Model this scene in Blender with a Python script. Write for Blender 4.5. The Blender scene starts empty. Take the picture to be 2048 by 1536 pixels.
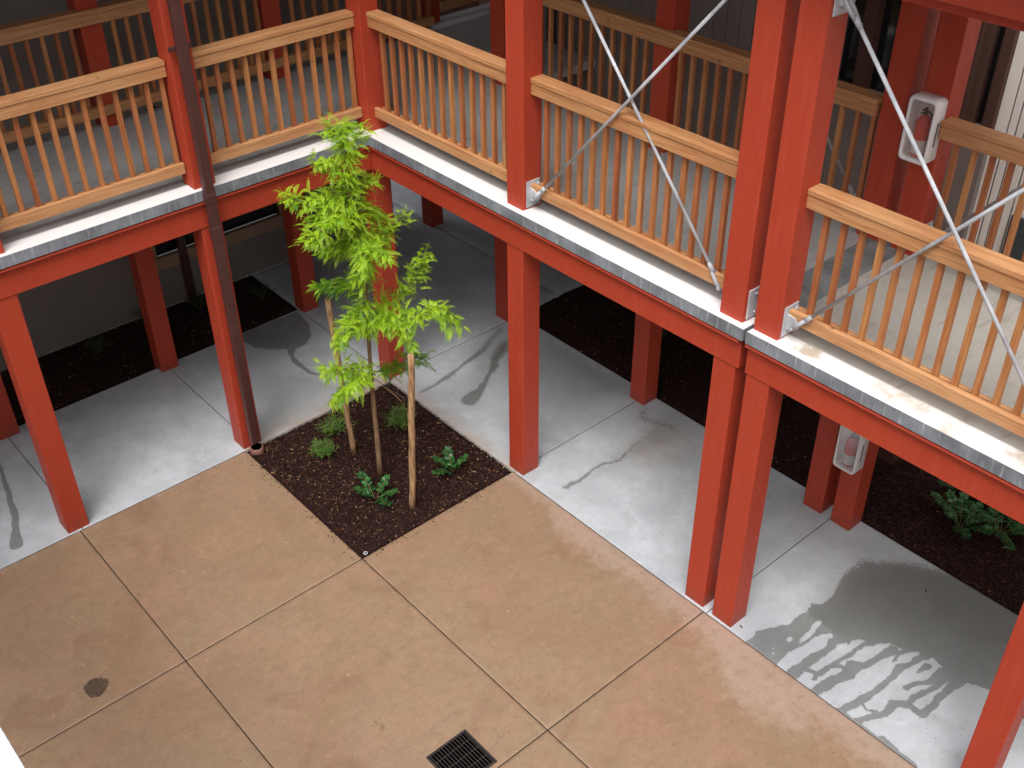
import bpy, bmesh, math, random
import numpy as np
from mathutils import Vector, Matrix

random.seed(7); RNG = np.random.default_rng(11)
SC = bpy.context.scene
COL = SC.collection
R = math.radians

# ------------------------------------------------------------------ camera
cam = bpy.data.objects.new('camera', bpy.data.cameras.new('camera')); COL.objects.link(cam)
hd, pt, rl = R(-130.970), R(-35.963), R(-0.548)
fw = Vector((math.cos(hd) * math.cos(pt), math.sin(hd) * math.cos(pt), math.sin(pt)))
rt = fw.cross(Vector((0, 0, 1))).normalized(); up = rt.cross(fw)
r2 = math.cos(rl) * rt + math.sin(rl) * up; u2 = -math.sin(rl) * rt + math.cos(rl) * up
M = Matrix((r2, u2, -fw)).transposed().to_4x4(); M.translation = Vector((5.1907, 7.922, 6.7544))
cam.matrix_world = M
cam.data.lens = 2207.2 / 2048 * 36; cam.data.sensor_width = 36
cam.data.clip_start = 0.05; cam.data.clip_end = 1500
SC.camera = cam

# ------------------------------------------------------------------ world, sun, exposure
SUN_EL, SUN_AZ = 62, 35          # degrees; azimuth from +X towards +Y
w = bpy.data.worlds.new('World'); SC.world = w; w.use_nodes = True
nt = w.node_tree; bg = nt.nodes['Background']
sky = nt.nodes.new('ShaderNodeTexSky'); sky.sky_type = 'NISHITA'; sky.sun_disc = False
sky.sun_elevation = R(SUN_EL); sky.sun_rotation = R(90 - SUN_AZ)
sky.air_density = 1.0; sky.dust_density = 6.0; sky.ozone_density = 1.0
hs = nt.nodes.new('ShaderNodeHueSaturation'); hs.inputs['Saturation'].default_value = 0.28
nt.links.new(sky.outputs[0], hs.inputs['Color']); nt.links.new(hs.outputs[0], bg.inputs[0])
bg.inputs[1].default_value = 0.15
sl = bpy.data.lights.new('sun', 'SUN'); sl.energy = 0.9; sl.angle = R(35); sl.color = (1, .97, .93)
so = bpy.data.objects.new('sun', sl); COL.objects.link(so)
sd = Vector((math.cos(R(SUN_AZ)) * math.cos(R(SUN_EL)), math.sin(R(SUN_AZ)) * math.cos(R(SUN_EL)), math.sin(R(SUN_EL))))
so.rotation_euler = sd.to_track_quat('Z', 'Y').to_euler()
SC.view_settings.view_transform = 'Standard'; SC.view_settings.look = 'None'
SC.view_settings.gamma = 1.0; SC.view_settings.use_curve_mapping = False
SC.view_settings.exposure = 0.70
SC.cycles.max_bounces = 8; SC.cycles.diffuse_bounces = 5

# ------------------------------------------------------------------ material helpers
class NT:
    def __init__(s, name):
        s.m = bpy.data.materials.new(name); s.m.use_nodes = True
        s.t = s.m.node_tree; s.b = s.t.nodes['Principled BSDF']; s.out = s.t.nodes['Material Output']
    def n(s, typ, **k):
        x = s.t.nodes.new(typ)
        for a, v in k.items(): setattr(x, a, v)
        return x
    def l(s, a, b): s.t.links.new(a, b)
    def set(s, inp, v):
        if hasattr(v, 'links') or isinstance(v, bpy.types.NodeSocket): s.l(v, inp)
        else: inp.default_value = v if not isinstance(v, tuple) or len(v) != 3 else (*v, 1)
    def coord(s, kind='Object', scale=(1, 1, 1), rot=(0, 0, 0)):
        if kind == 'World': o = s.n('ShaderNodeNewGeometry').outputs['Position']
        else: o = s.n('ShaderNodeTexCoord').outputs[kind]
        mp = s.n('ShaderNodeMapping'); mp.inputs['Scale'].default_value = scale; mp.inputs['Rotation'].default_value = rot
        s.l(o, mp.inputs['Vector']); return mp.outputs[0]
    def noise(s, co, sc=5, det=4, rough=.55, dist=0):
        x = s.n('ShaderNodeTexNoise'); s.l(co, x.inputs['Vector'])
        x.inputs['Scale'].default_value = sc; x.inputs['Detail'].default_value = det
        x.inputs['Roughness'].default_value = rough; x.inputs['Distortion'].default_value = dist
        return x.outputs['Fac']
    def ramp(s, f, lo, hi, a=0., b=1.):
        x = s.n('ShaderNodeMapRange'); x.interpolation_type = 'SMOOTHSTEP'
        s.set(x.inputs['Value'], f); x.inputs['From Min'].default_value = lo; x.inputs['From Max'].default_value = hi
        x.inputs['To Min'].default_value = a; x.inputs['To Max'].default_value = b; return x.outputs[0]
    def mix(s, f, a, b, mode='MIX'):
        x = s.n('ShaderNodeMix', data_type='RGBA', blend_type=mode)
        s.set(x.inputs[0], f); s.set(x.inputs[6], a); s.set(x.inputs[7], b); return x.outputs[2]
    def math(s, op, a, b=0.):
        x = s.n('ShaderNodeMath', operation=op); s.set(x.inputs[0], a); s.set(x.inputs[1], b); return x.outputs[0]
    def bump(s, h, st=.2, dist=.01):
        x = s.n('ShaderNodeBump'); x.inputs['Strength'].default_value = st; x.inputs['Distance'].default_value = dist
        s.l(h, x.inputs['Height']); s.l(x.outputs[0], s.b.inputs['Normal'])
    def col(s, v): s.set(s.b.inputs['Base Color'], v)
    def rough(s, v): s.set(s.b.inputs['Roughness'], v)
    def attr(s, nm):
        return s.n('ShaderNodeAttribute', attribute_name=nm).outputs['Fac']

def simple(name, c, rough=.6, metal=0, var=.15, sc=8, bump=.1):
    t = NT(name); co = t.coord('Object'); f = t.noise(co, sc)
    t.col(t.mix(f, tuple(x * (1 - var) for x in c), tuple(x * (1 + var) for x in c)))
    t.rough(rough); t.b.inputs['Metallic'].default_value = metal
    if bump: t.bump(t.noise(co, sc * 8), bump, .003)
    return t.m

def m_red():
    t = NT('red_paint'); co = t.coord('World')
    big = t.noise(co, 1.3, 3); fine = t.noise(co, 30, 4); streak = t.noise(t.coord('World', (14, 14, .9)), 3, 4)
    c = t.mix(big, (.35, .041, .018), (.43, .053, .023))
    c = t.mix(t.ramp(streak, .45, .75, 0, .35), c, (.44, .075, .045))
    sp = t.n('ShaderNodeTexVoronoi'); t.l(t.coord('World'), sp.inputs['Vector']); sp.inputs['Scale'].default_value = 17
    dot = t.ramp(sp.outputs['Distance'], .035, .06, 1, 0)
    gate = t.ramp(t.noise(co, 5, 2), .55, .62)
    c = t.mix(t.math('MULTIPLY', t.math('MULTIPLY', dot, gate), .7), c, (.62, .30, .26))
    gx = t.n('ShaderNodeSeparateXYZ'); t.l(t.n('ShaderNodeNewGeometry').outputs['Position'], gx.inputs[0])
    low = t.math('MULTIPLY', t.ramp(gx.outputs[2], .0, .22, 1, 0), t.ramp(t.noise(co, 14, 5, .7), .38, .62))
    c = t.mix(t.math('MULTIPLY', low, .55), c, (.15, .06, .04))
    c = t.mix(t.ramp(t.noise(t.coord('World', (5, 5, .7)), 2.2, 4, .6), .52, .72, 0, .35), c, (.33, .033, .018))
    t.b.inputs['Specular IOR Level'].default_value = .32
    t.col(c); t.rough(t.ramp(fine, .3, .8, .42, .66)); t.bump(t.noise(t.coord('World', (60, 60, 5)), 2, 5, .7), .45, .003)
    return t.m
def m_wood(name, axis):
    t = NT(name)
    s1 = (1.2, 26, 26) if axis == 0 else (26, 26, 1.2)
    oi = t.n('ShaderNodeObjectInfo'); tc = t.n('ShaderNodeTexCoord')
    off = t.n('ShaderNodeVectorMath', operation='ADD'); t.l(tc.outputs['Object'], off.inputs[0])
    cx = t.n('ShaderNodeCombineXYZ'); sc = t.math('MULTIPLY', oi.outputs['Random'], 37.)
    for i in range(3): t.l(sc, cx.inputs[i])
    t.l(cx.outputs[0], off.inputs[1])
    mp = t.n('ShaderNodeMapping'); mp.inputs['Scale'].default_value = s1; t.l(off.outputs[0], mp.inputs['Vector'])
    g = t.noise(mp.outputs[0], 2.2, 5, .6, .6)
    bl = t.n('ShaderNodeTexNoise'); t.l(off.outputs[0], bl.inputs['Vector']); bl.inputs['Scale'].default_value = 2.5
    rnd = oi.outputs['Random']
    light = t.mix(rnd, (.50, .235, .085), (.34, .115, .040))
    dark = t.mix(rnd, (.34, .115, .032), (.25, .062, .020))
    if axis == 0:
        light = t.mix(rnd, (.56, .30, .135), (.50, .255, .105)); dark = t.mix(rnd, (.40, .18, .07), (.34, .14, .052))
    c = t.mix(t.ramp(g, .35, .7), light, dark)
    c = t.mix(t.ramp(bl.outputs['Fac'], .4, .75, 0, .3), c, (.42, .115, .035))
    kn = t.n('ShaderNodeTexVoronoi'); t.l(off.outputs[0], kn.inputs['Vector']); kn.inputs['Scale'].default_value = 4.2
    c = t.mix(t.ramp(kn.outputs['Distance'], .03, .09, .75, 0), c, (.13, .04, .015))
    t.col(c); t.rough(.62); t.bump(g, .3, .003)
    return t.m
def m_galv(name, c=(.29, .32, .36), streak=True):
    t = NT(name); co = t.coord('World'); a = t.noise(co, 9, 5, .65)
    b = t.noise(t.coord('World', (1, 1, .12)), 34, 4)
    k = t.mix(t.ramp(t.noise(co, 4, 4, .55), .3, .7), tuple(x * .45 for x in c), tuple(x * .85 for x in c))
    k = t.mix(t.ramp(b, .5, .75, 0, .42 if streak else .2), k, (.62, .64, .66))
    t.col(k); t.b.inputs['Metallic'].default_value = .05; t.rough(t.ramp(a, .3, .7, .38, .6)); t.bump(a, .15, .004)
    return t.m
def m_walk():
    t = NT('walkway_concrete'); co = t.coord('World')
    big = t.noise(co, 1.1, 5, .6, .4); med = t.noise(co, 5, 5, .6); fine = t.noise(co, 90, 3)
    brush = t.noise(t.coord('World', (2, 34, 1), (0, 0, R(9))), 2, 4)
    c = t.mix(t.ramp(big, .3, .7), (.33, .352, .385), (.50, .525, .565))
    c = t.mix(t.ramp(med, .42, .66, 0, .5), c, (.36, .375, .39))
    c = t.mix(t.ramp(t.noise(co, 3.1, 6, .72, 1.2), .52, .75, 0, .45), c, (.58, .61, .65))  # whitish blotches: sheen of the wet surface painted into the colour
    c = t.mix(t.ramp(brush, .4, .8, 0, .28), c, (.55, .56, .57))
    c = t.mix(t.ramp(fine, .45, .8, 0, .22), c, (.27, .27, .27))
    c = t.mix(t.ramp(t.noise(co, 9, 6, .78), .5, .74, 0, .38), c, (.26, .265, .27))
    c = t.mix(t.ramp(t.noise(co, 200, 2, .7), .4, .7, 0, .18), c, (.30, .31, .31))
    sp = t.n('ShaderNodeTexVoronoi'); t.l(co, sp.inputs['Vector']); sp.inputs['Scale'].default_value = 9
    c = t.mix(t.math('MULTIPLY', t.ramp(sp.outputs['Distance'], .03, .07, .8, 0), t.ramp(t.noise(co, 3, 2), .52, .6)), c, (.06, .05, .04))
    rust = t.attr('rust')
    c = t.mix(t.math('MULTIPLY', rust, t.ramp(med, .3, .7, .5, 1.)), c, (.33, .24, .16))
    wt = t.math('ADD', t.attr('wet'), t.math('MULTIPLY', t.math('SUBTRACT', t.noise(co, 38, 6, .8), .5), 1.0))
    wt = t.ramp(wt, .36, .60)
    dm = t.math('MULTIPLY', t.attr('damp'), t.ramp(big, .3, .6)); c = t.mix(t.math('MULTIPLY', dm, .6), c, (.22, .225, .215))
    c = t.mix(wt, c, t.mix(1., c, (.46, .46, .43), 'MULTIPLY'))
    t.col(c)
    t.rough(t.mix(wt, t.ramp(big, .3, .7, .42, .62), t.ramp(big, .3, .7, .36, .46)))
    t.bump(t.math('ADD', fine, brush), .12, .003)
    return t.m
def m_court():
    t = NT('tan_concrete'); co = t.coord('World')
    big = t.noise(co, .8, 4, .6, .5); med = t.noise(co, 2.7, 5, .62, .6); fine = t.noise(co, 60, 3); sw = t.noise(t.coord('World', (1, 1.8, 1), (0, 0, .5)), 6, 6, .75, .3)
    c = t.mix(t.ramp(big, .3, .7), (.262, .166, .100), (.288, .207, .132))
    c = t.mix(t.ramp(med, .42, .66, 0, .75), c, (.320, .190, .124))
    c = t.mix(t.ramp(sw, .45, .72, 0, .6), c, (.215, .148, .092))
    c = t.mix(t.ramp(t.noise(co, 1.9, 4, .6, 1.), .52, .72, 0, .75), c, (.22, .125, .078))
    pits = t.n('ShaderNodeTexVoronoi'); t.l(co, pits.inputs['Vector']); pits.inputs['Scale'].default_value = 26
    g = t.ramp(t.noise(co, 4, 4, .6), .5, .62)
    c = t.mix(t.math('MULTIPLY', t.ramp(pits.outputs['Distance'], .05, .12, .6, 0), g), c, (.16, .08, .045))
    chips = t.n('ShaderNodeTexVoronoi'); t.l(t.coord('World', (1.8, .7, 1), (0, 0, .7)), chips.inputs['Vector']); chips.inputs['Scale'].default_value = 5
    c = t.mix(t.math('MULTIPLY', t.ramp(chips.outputs['Distance'], .035, .075, .55, 0), t.ramp(t.noise(co, 2.2, 2), .5, .56)), c, (.60, .42, .27))
    # paler, drier, pink bloom with an uneven edge beside the walkway
    dry = t.math('ADD', t.attr('dry'), t.math('MULTIPLY', t.math('SUBTRACT', t.noise(co, 7, 6, .72), .5), 1.3))
    dry = t.ramp(dry, .42, .85)
    c = t.mix(t.math('MULTIPLY', dry, .45), c, (.44, .335, .29))
    st = t.math('ADD', t.attr('stain'), t.math('MULTIPLY', t.math('SUBTRACT', t.noise(co, 30, 4, .7), .5), .5))
    st = t.ramp(st, .4, .62)
    c = t.mix(t.math('MULTIPLY', st, .95), c, (.020, .016, .017))
    g1 = t.noise(co, 13, 6, .75); g2 = t.noise(co, 170, 3, .7)
    g3 = t.noise(co, 42, 5, .8); g4 = t.noise(t.coord('World', (1, 2.2, 1), (0, 0, .8)), 9, 6, .8)
    c = t.mix(t.ramp(g1, .48, .70, 0, .55), c, (.175, .115, .072))
    c = t.mix(t.ramp(g1, .28, .46, .42, 0), c, (.44, .31, .21))
    c = t.mix(t.ramp(g3, .50, .72, 0, .45), c, (.17, .11, .07))
    c = t.mix(t.ramp(g3, .30, .46, .30, 0), c, (.44, .32, .23))
    c = t.mix(t.ramp(g4, .58, .68, 0, .4), c, (.42, .27, .18))
    c = t.mix(t.ramp(g2, .35, .7, 0, .35), c, (.22, .14, .09))
    c = t.mix(t.ramp(fine, .4, .8, 0, .22), c, (.26, .16, .10))
    t.col(c)
    glint = t.math('ADD', t.attr('glint'), t.math('MULTIPLY', t.math('SUBTRACT', t.noise(co, 24, 5, .75), .5), 1.1))
    glint = t.ramp(glint, .50, .62)
    r = t.mix(dry, t.ramp(med, .3, .7, .30, .42), (.6, .6, .6))
    r = t.mix(glint, r, (.05, .05, .05)); t.rough(r); t.set(t.b.inputs['IOR'], t.ramp(glint, 0., 1., 1.5, 2.6))
    t.bump(t.math('ADD', t.math('MULTIPLY', fine, .4), med), .10, .006)
    t.b.inputs['Coat Weight'].default_value = .25; t.b.inputs['Coat Roughness'].default_value = .28
    return t.m
def m_deck(name, c1, c2, rough=.5):
    t = NT(name); co = t.coord('World'); a = t.noise(co, 2, 5, .6, .5); b = t.noise(co, 8, 5, .6); f = t.noise(co, 80, 3)
    c = t.mix(a, c1, c2); c = t.mix(t.ramp(b, .5, .75, 0, .35), c, tuple(x * .72 for x in c1))
    streak = t.noise(t.coord('World', (1.3, 5, 1), (0, 0, .45)), 2.2, 5, .6, .8)
    c = t.mix(t.ramp(streak, .57, .7, 0, .5), c, tuple(x * y for x, y in zip(c1, (.60, .58, .48))))
    c = t.mix(t.ramp(f, .5, .8, 0, .15), c, tuple(x * .6 for x in c1))
    t.col(c); t.rough(t.ramp(b, .3, .7, rough - .12, rough + .12)); t.bump(f, .1, .002); return t.m
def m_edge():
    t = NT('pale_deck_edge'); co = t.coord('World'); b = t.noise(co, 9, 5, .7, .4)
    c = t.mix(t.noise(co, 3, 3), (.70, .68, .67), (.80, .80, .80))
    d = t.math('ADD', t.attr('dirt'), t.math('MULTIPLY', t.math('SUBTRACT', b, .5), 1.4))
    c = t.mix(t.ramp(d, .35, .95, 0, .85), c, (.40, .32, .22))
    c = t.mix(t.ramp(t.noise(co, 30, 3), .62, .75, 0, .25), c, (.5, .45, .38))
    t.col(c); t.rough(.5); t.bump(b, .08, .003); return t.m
def m_siding(name, c):
    t = NT(name); co = t.coord('World'); a = t.noise(co, 2, 4)
    t.col(t.mix(a, tuple(x * .86 for x in c), c)); t.rough(.62); t.bump(t.noise(t.coord('World', (8, 8, 1.2)), 8, 4), .25, .003); return t.m
def m_soil():
    t = NT('mulch_soil'); co = t.coord('World'); a = t.noise(co, 30, 6, .75); b = t.noise(co, 3, 3)
    c = t.mix(t.ramp(a, .35, .7), (.007, .003, .003), (.036, .013, .010)); c = t.mix(t.ramp(b, .4, .7, 0, .5), c, (.018, .008, .007))
    t.col(c); t.rough(.8); t.b.inputs['Specular IOR Level'].default_value = .12; t.bump(a, .8, .02); return t.m
def m_chip():
    t = NT('mulch_chip'); tt = t.attr('tint')
    x = t.n('ShaderNodeValToRGB'); t.l(tt, x.inputs[0]); cr = x.color_ramp
    cr.elements[0].color = (.009, .004, .003, 1); cr.elements[1].color = (.50, .36, .20, 1)
    for p, c in ((.45, (.022, .008, .006)), (.82, (.062, .022, .014)), (.95, (.13, .055, .026)), (.985, (.33, .20, .10))):
        e = cr.elements.new(p); e.color = (*c, 1)
    t.col(x.outputs[0]); t.rough(.6); t.b.inputs['Specular IOR Level'].default_value = .25; return t.m
def m_leaf(name, a, b, tr=.35, rough=.4, coat=0):
    t = NT(name); tt = t.attr('tint')
    c = t.mix(tt, a, b); t.col(c); t.rough(rough); t.b.inputs['Coat Weight'].default_value = coat; t.b.inputs['Coat Roughness'].default_value = .15
    tl = t.n('ShaderNodeBsdfTranslucent'); t.l(t.mix(1., c, (1.25, 1.15, .5), 'MULTIPLY'), tl.inputs[0])
    mx = t.n('ShaderNodeMixShader'); mx.inputs[0].default_value = tr
    t.l(t.b.outputs[0], mx.inputs[1]); t.l(tl.outputs[0], mx.inputs[2]); t.l(mx.outputs[0], t.out.inputs[0]); return t.m
def m_bark(name, c1, c2, sc=1.):
    t = NT(name); g = t.noise(t.coord('Object', (30 * sc, 30 * sc, 3)), 2, 5, .65, .8)
    c = t.mix(t.ramp(g, .32, .68), c1, c2); t.col(c); t.rough(.75); t.bump(g, .7, .006); return t.m
def m_glass_clear():
    t = NT('clear_plastic'); t.b.inputs['Base Color'].default_value = (.9, .9, .9, 1); t.rough(.08)
    tr = t.n('ShaderNodeBsdfTransparent'); mx = t.n('ShaderNodeMixShader'); mx.inputs[0].default_value = .16
    gl = t.n('ShaderNodeBsdfGlossy'); gl.inputs['Roughness'].default_value = .12
    t.l(tr.outputs[0], mx.inputs[1]); t.l(gl.outputs[0], mx.inputs[2]); t.l(mx.outputs[0], t.out.inputs[0]); return t.m

RED = m_red(); WX = m_wood('cedar_rail', 0); WZ = m_wood('cedar_baluster', 2)
GALV = m_galv('galvanised_flashing'); STEEL = m_galv('galvanised_steel', (.64, .66, .70), False)
STEEL.node_tree.nodes['Principled BSDF'].inputs['Metallic'].default_value = .0
WALK = m_walk(); COURT = m_court(); DECK = m_deck('deck_concrete', (.38, .39, .38), (.48, .48, .47)); EDGE = m_edge()
DECK2 = m_deck('deck_concrete_tan', (.40, .385, .34), (.49, .48, .44))  # warmer, tan-beige tone for the right-hand deck
SOIL = m_soil(); CHIP = m_chip()
LEAF = m_leaf('locust_leaf', (.10, .27, .015), (.48, .70, .035), .45, .45)
LEAFD = m_leaf('shrub_leaf_glossy', (.008, .045, .012), (.04, .155, .035), .12, .38, .15)
LEAFK = m_leaf('shrub_leaf_shaded', (.006, .025, .006), (.02, .06, .018), .1, .5)  # darker leaf copy, shade painted in for shrubs under the galleries
LEAFF = m_leaf('shrub_leaf_fine', (.03, .11, .015), (.20, .33, .055), .25, .4)
BARK = m_bark('young_bark', (.11, .065, .035), (.32, .19, .10)); STAKE = m_bark('stake_wood', (.15, .07, .03), (.50, .31, .16), 1.3)
TWIG = simple('green_twig', (.16, .15, .05), .6)
SPOUT = simple('brown_paint', (.072, .026, .024), .42, 0, .2, 6, .1)
TAUPE = m_siding('taupe_siding', (.24, .205, .185)); CREAM = m_siding('cream_siding', (.86, .83, .77)); LAP = m_siding('lap_siding', (.235, .205, .185))
TRIM = simple('tan_trim', (.36, .25, .17), .6); BROWN = simple('brown_trim', (.075, .032, .022), .7)
GLASS = simple('dark_glass', (.012, .014, .015), .08, 0, .1, 3, 0)
WHITE = simple('white_plastic', (.78, .75, .74), .4, 0, .04, 6, .03)
XRED = simple('extinguisher_red', (.60, .012, .014), .22, 0, .05, 5, 0); BLACK = simple('black_rubber', (.012, .012, .014), .5)
IRON = simple('cast_iron', (.035, .027, .027), .6, 0, .3, 20, .3); DARKIN = simple('pit_shade_black', (.002, .002, .002), .9, 0, .1, 3, 0)
PVC = simple('grey_pipe', (.42, .42, .44), .4); CLAY = simple('clay_collar', (.20, .09, .07), .6)
IRON.node_tree.nodes['Principled BSDF'].inputs['Specular IOR Level'].default_value = .2; DARKIN.node_tree.nodes['Principled BSDF'].inputs['Specular IOR Level'].default_value = 0.
CEIL = simple('soffit_board', (.09, .07, .06), .7); ROOF = simple('roof_metal', (.20, .20, .21), .5); BASE = simple('base_soil', (.05, .04, .03), .95)
LABELM = simple('paper_label', (.62, .60, .60), .5, 0, .1, 40, 0); CLEAR = m_glass_clear(); PLATE = m_galv('cover_plate_metal', (.30, .325, .335), False)

# ------------------------------------------------------------------ mesh helpers
class MB:
    def __init__(s): s.bm = bmesh.new()
    def box(s, x0, x1, y0, y1, z0, z1, bev=0., seg=1):
        c = bmesh.ops.create_cube(s.bm, size=1.)
        for v in c['verts']:
            v.co = Vector(((x0 + x1) / 2 + v.co.x * (x1 - x0), (y0 + y1) / 2 + v.co.y * (y1 - y0), (z0 + z1) / 2 + v.co.z * (z1 - z0)))
        if bev:
            ed = {e for v in c['verts'] for e in v.link_edges}
            bmesh.ops.bevel(s.bm, geom=list(ed), offset=bev, segments=seg, affect='EDGES', profile=.5)
        return s
    def tube(s, pts, rad, n=10, cap=True, jitter=0.):
        pts = [Vector(p) for p in pts]; k = len(pts)
        if not isinstance(rad, (list, tuple)): rad = [rad] * k
        prev = None; rings = []
        for i, p in enumerate(pts):
            d = (pts[min(i + 1, k - 1)] - pts[max(i - 1, 0)]).normalized()
            a = d.cross(Vector((0, 0, 1))) if abs(d.z) < .95 else d.cross(Vector((1, 0, 0)))
            a.normalize()
            if prev is not None:
                a = (prev - d * prev.dot(d)).normalized()
            prev = a; b = d.cross(a)
            rings.append([s.bm.verts.new(p + (a * math.cos(t) + b * math.sin(t)) * rad[i] * (1 + random.uniform(-jitter, jitter)))
                          for t in [2 * math.pi * j / n for j in range(n)]])
        for i in range(k - 1):
            for j in range(n):
                f = s.bm.faces.new((rings[i][j], rings[i][(j + 1) % n], rings[i + 1][(j + 1) % n], rings[i + 1][j])); f.smooth = True
        if cap:
            s.bm.faces.new(rings[0][::-1]); s.bm.faces.new(rings[-1])
        return s
    def prism(s, poly, axis, a, b):
        """poly: 2D outline in the two other axes (in order), extruded along axis from a to b"""
        def P(u, v, t):
            return {0: (t, u, v), 1: (u, t, v), 2: (u, v, t)}[axis]
        A = [s.bm.verts.new(P(u, v, a)) for u, v in poly]; B = [s.bm.verts.new(P(u, v, b)) for u, v in poly]
        n = len(poly)
        fs = [s.bm.faces.new(A[::-1]), s.bm.faces.new(B)]
        for i in range(n): fs.append(s.bm.faces.new((A[i], A[(i + 1) % n], B[(i + 1) % n], B[i])))
        bmesh.ops.recalc_face_normals(s.bm, faces=fs); return s
    def build(s, name, mat, parent=None, loc=None):
        me = bpy.data.meshes.new(name); s.bm.to_mesh(me); s.bm.free(); me.materials.append(mat)
        o = bpy.data.objects.new(name, me); COL.objects.link(o)
        if parent is not None: o.parent = parent
        if loc: o.location = loc
        return o
def empty(name, loc=(0, 0, 0), rz=0.):
    o = bpy.data.objects.new(name, None); COL.objects.link(o); o.location = loc; o.rotation_euler = (0, 0, rz); o.empty_display_size = .1; return o
def tag(o, label=None, cat=None, group=None, kind=None):
    if label: o['label'] = label
    if cat: o['category'] = cat
    if group: o['group'] = group
    if kind: o['kind'] = kind
    return o
def struct(o): return tag(o, kind='structure')
def raw(name, V, F, mat, parent=None, attrs=None, smooth=False):
    """mesh straight from numpy arrays; attrs: name -> per-vertex floats"""
    me = bpy.data.meshes.new(name); V = np.asarray(V, np.float32); F = np.asarray(F, np.int32)
    me.vertices.add(len(V)); me.vertices.foreach_set('co', V.ravel())
    k = F.shape[1]; me.loops.add(F.size); me.loops.foreach_set('vertex_index', F.ravel())
    me.polygons.add(len(F)); me.polygons.foreach_set('loop_start', np.arange(0, F.size, k, dtype=np.int32))
    me.update(calc_edges=True); me.validate()
    if smooth: me.polygons.foreach_set('use_smooth', np.ones(len(F), bool))
    for nm, a in (attrs or {}).items():
        at = me.attributes.new(nm, 'FLOAT', 'POINT'); at.data.foreach_set('value', np.asarray(a, np.float32))
    me.materials.append(mat)
    o = bpy.data.objects.new(name, me); COL.objects.link(o)
    if parent is not None: o.parent = parent
    return o
_T = RNG.random((64, 64))
def vn(x, y):
    xi = np.floor(x).astype(int); yi = np.floor(y).astype(int); fx = x - xi; fy = y - yi
    fx = fx * fx * (3 - 2 * fx); fy = fy * fy * (3 - 2 * fy)
    g = lambda a, b: _T[a % 64, b % 64]
    return (g(xi, yi) * (1 - fx) + g(xi + 1, yi) * fx) * (1 - fy) + (g(xi, yi + 1) * (1 - fx) + g(xi + 1, yi + 1) * fx) * fy
def fbm(x, y, o=4):
    r = 0; a = .5
    for i in range(o): r = r + a * vn(x * 2 ** i + 7.3 * i, y * 2 ** i + 3.1 * i); a *= .5
    return r
def sd_line(x, y, pts, wd):
    d = np.full(x.shape, 9.)
    for i in range(len(pts) - 1):
        (ax, ay), (bx, by) = pts[i], pts[i + 1]; dx, dy = bx - ax, by - ay
        t = np.clip(((x - ax) * dx + (y - ay) * dy) / (dx * dx + dy * dy + 1e-9), 0, 1)
        wl = wd if not isinstance(wd, (list, tuple)) else wd[i] * (1 - t) + wd[i + 1] * t
        d = np.minimum(d, np.hypot(x - ax - t * dx, y - ay - t * dy) - wl)
    return d
def sd_poly(x, y, P):
    d = np.full(x.shape, 9.); ins = np.zeros(x.shape, bool); n = len(P)
    for i in range(n):
        (ax, ay), (bx, by) = P[i], P[(i + 1) % n]; dx, dy = bx - ax, by - ay
        t = np.clip(((x - ax) * dx + (y - ay) * dy) / (dx * dx + dy * dy + 1e-9), 0, 1)
        d = np.minimum(d, np.hypot(x - ax - t * dx, y - ay - t * dy))
        c = (ay > y) != (by > y); ins ^= c & (x < ax + (y - ay) / (by - ay + 1e-12) * (bx - ax))
    return np.where(ins, -d, d)

# ------------------------------------------------------------------ levels and lines (metres)
H = 2.741; PW = .195                 # deck level, post width
LX1, LX2 = 1.724, 3.482              # left-wing posts (+X faces)
RY1, RYa, RYb, RY3 = 2.061, 4.255, 4.543, 6.69
IN = 1.66                            # inner post line
JX = [-.05, 1.62, 3.36, 5.05]; JY = [-.05, 1.96, 4.31, 6.52]

# ------------------------------------------------------------------ ground
struct(raw('ground', [(-60, -60, -.09), (60, -60, -.09), (60, 60, -.09), (-60, 60, -.09)], [(0, 1, 2, 3)], BASE))

def slabs(name, rects, res, mat, fn, z=0., gap=.006, thick=.09):
    V, F, A = [], [], {}; n0 = 0
    for (x0, x1, y0, y1) in rects:
        x0 += gap / 2; x1 -= gap / 2; y0 += gap / 2; y1 -= gap / 2
        nx = max(2, int((x1 - x0) / res)); ny = max(2, int((y1 - y0) / res))
        xs = np.concatenate([[x0, x0 + .004], np.linspace(x0 + res, x1 - res, nx), [x1 - .004, x1]])
        ys = np.concatenate([[y0, y0 + .004], np.linspace(y0 + res, y1 - res, ny), [y1 - .004, y1]])
        X, Y = np.meshgrid(xs, ys, indexing='ij'); nx, ny = X.shape
        Z = np.full(X.shape, z); Z[0, :] -= .003; Z[-1, :] -= .003; Z[:, 0] -= .003; Z[:, -1] -= .003
        I = np.arange(nx * ny).reshape(nx, ny) + n0
        V.append(np.stack([X, Y, Z], -1).reshape(-1, 3))
        F.append(np.stack([I[:-1, :-1], I[1:, :-1], I[1:, 1:], I[:-1, 1:]], -1).reshape(-1, 4))
        for k, a in fn(X, Y).items(): A.setdefault(k, []).append(a.ravel())
        n0 += nx * ny
        # skirts
        ring = np.concatenate([I[:, 0], I[-1, 1:], I[-2::-1, -1], I[0, -2:0:-1]])
        P = V[-1][ring - (n0 - nx * ny)]; Q = P.copy(); Q[:, 2] = z - thick
        V.append(Q); q = np.arange(len(ring)) + n0
        F.append(np.stack([ring, q, np.roll(q, -1), np.roll(ring, -1)], -1))
        for k in A: A[k].append(np.zeros(len(ring)))
        n0 += len(ring)
    return raw(name, np.concatenate(V), np.concatenate(F), mat, None, {k: np.concatenate(v) for k, v in A.items()})

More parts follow.
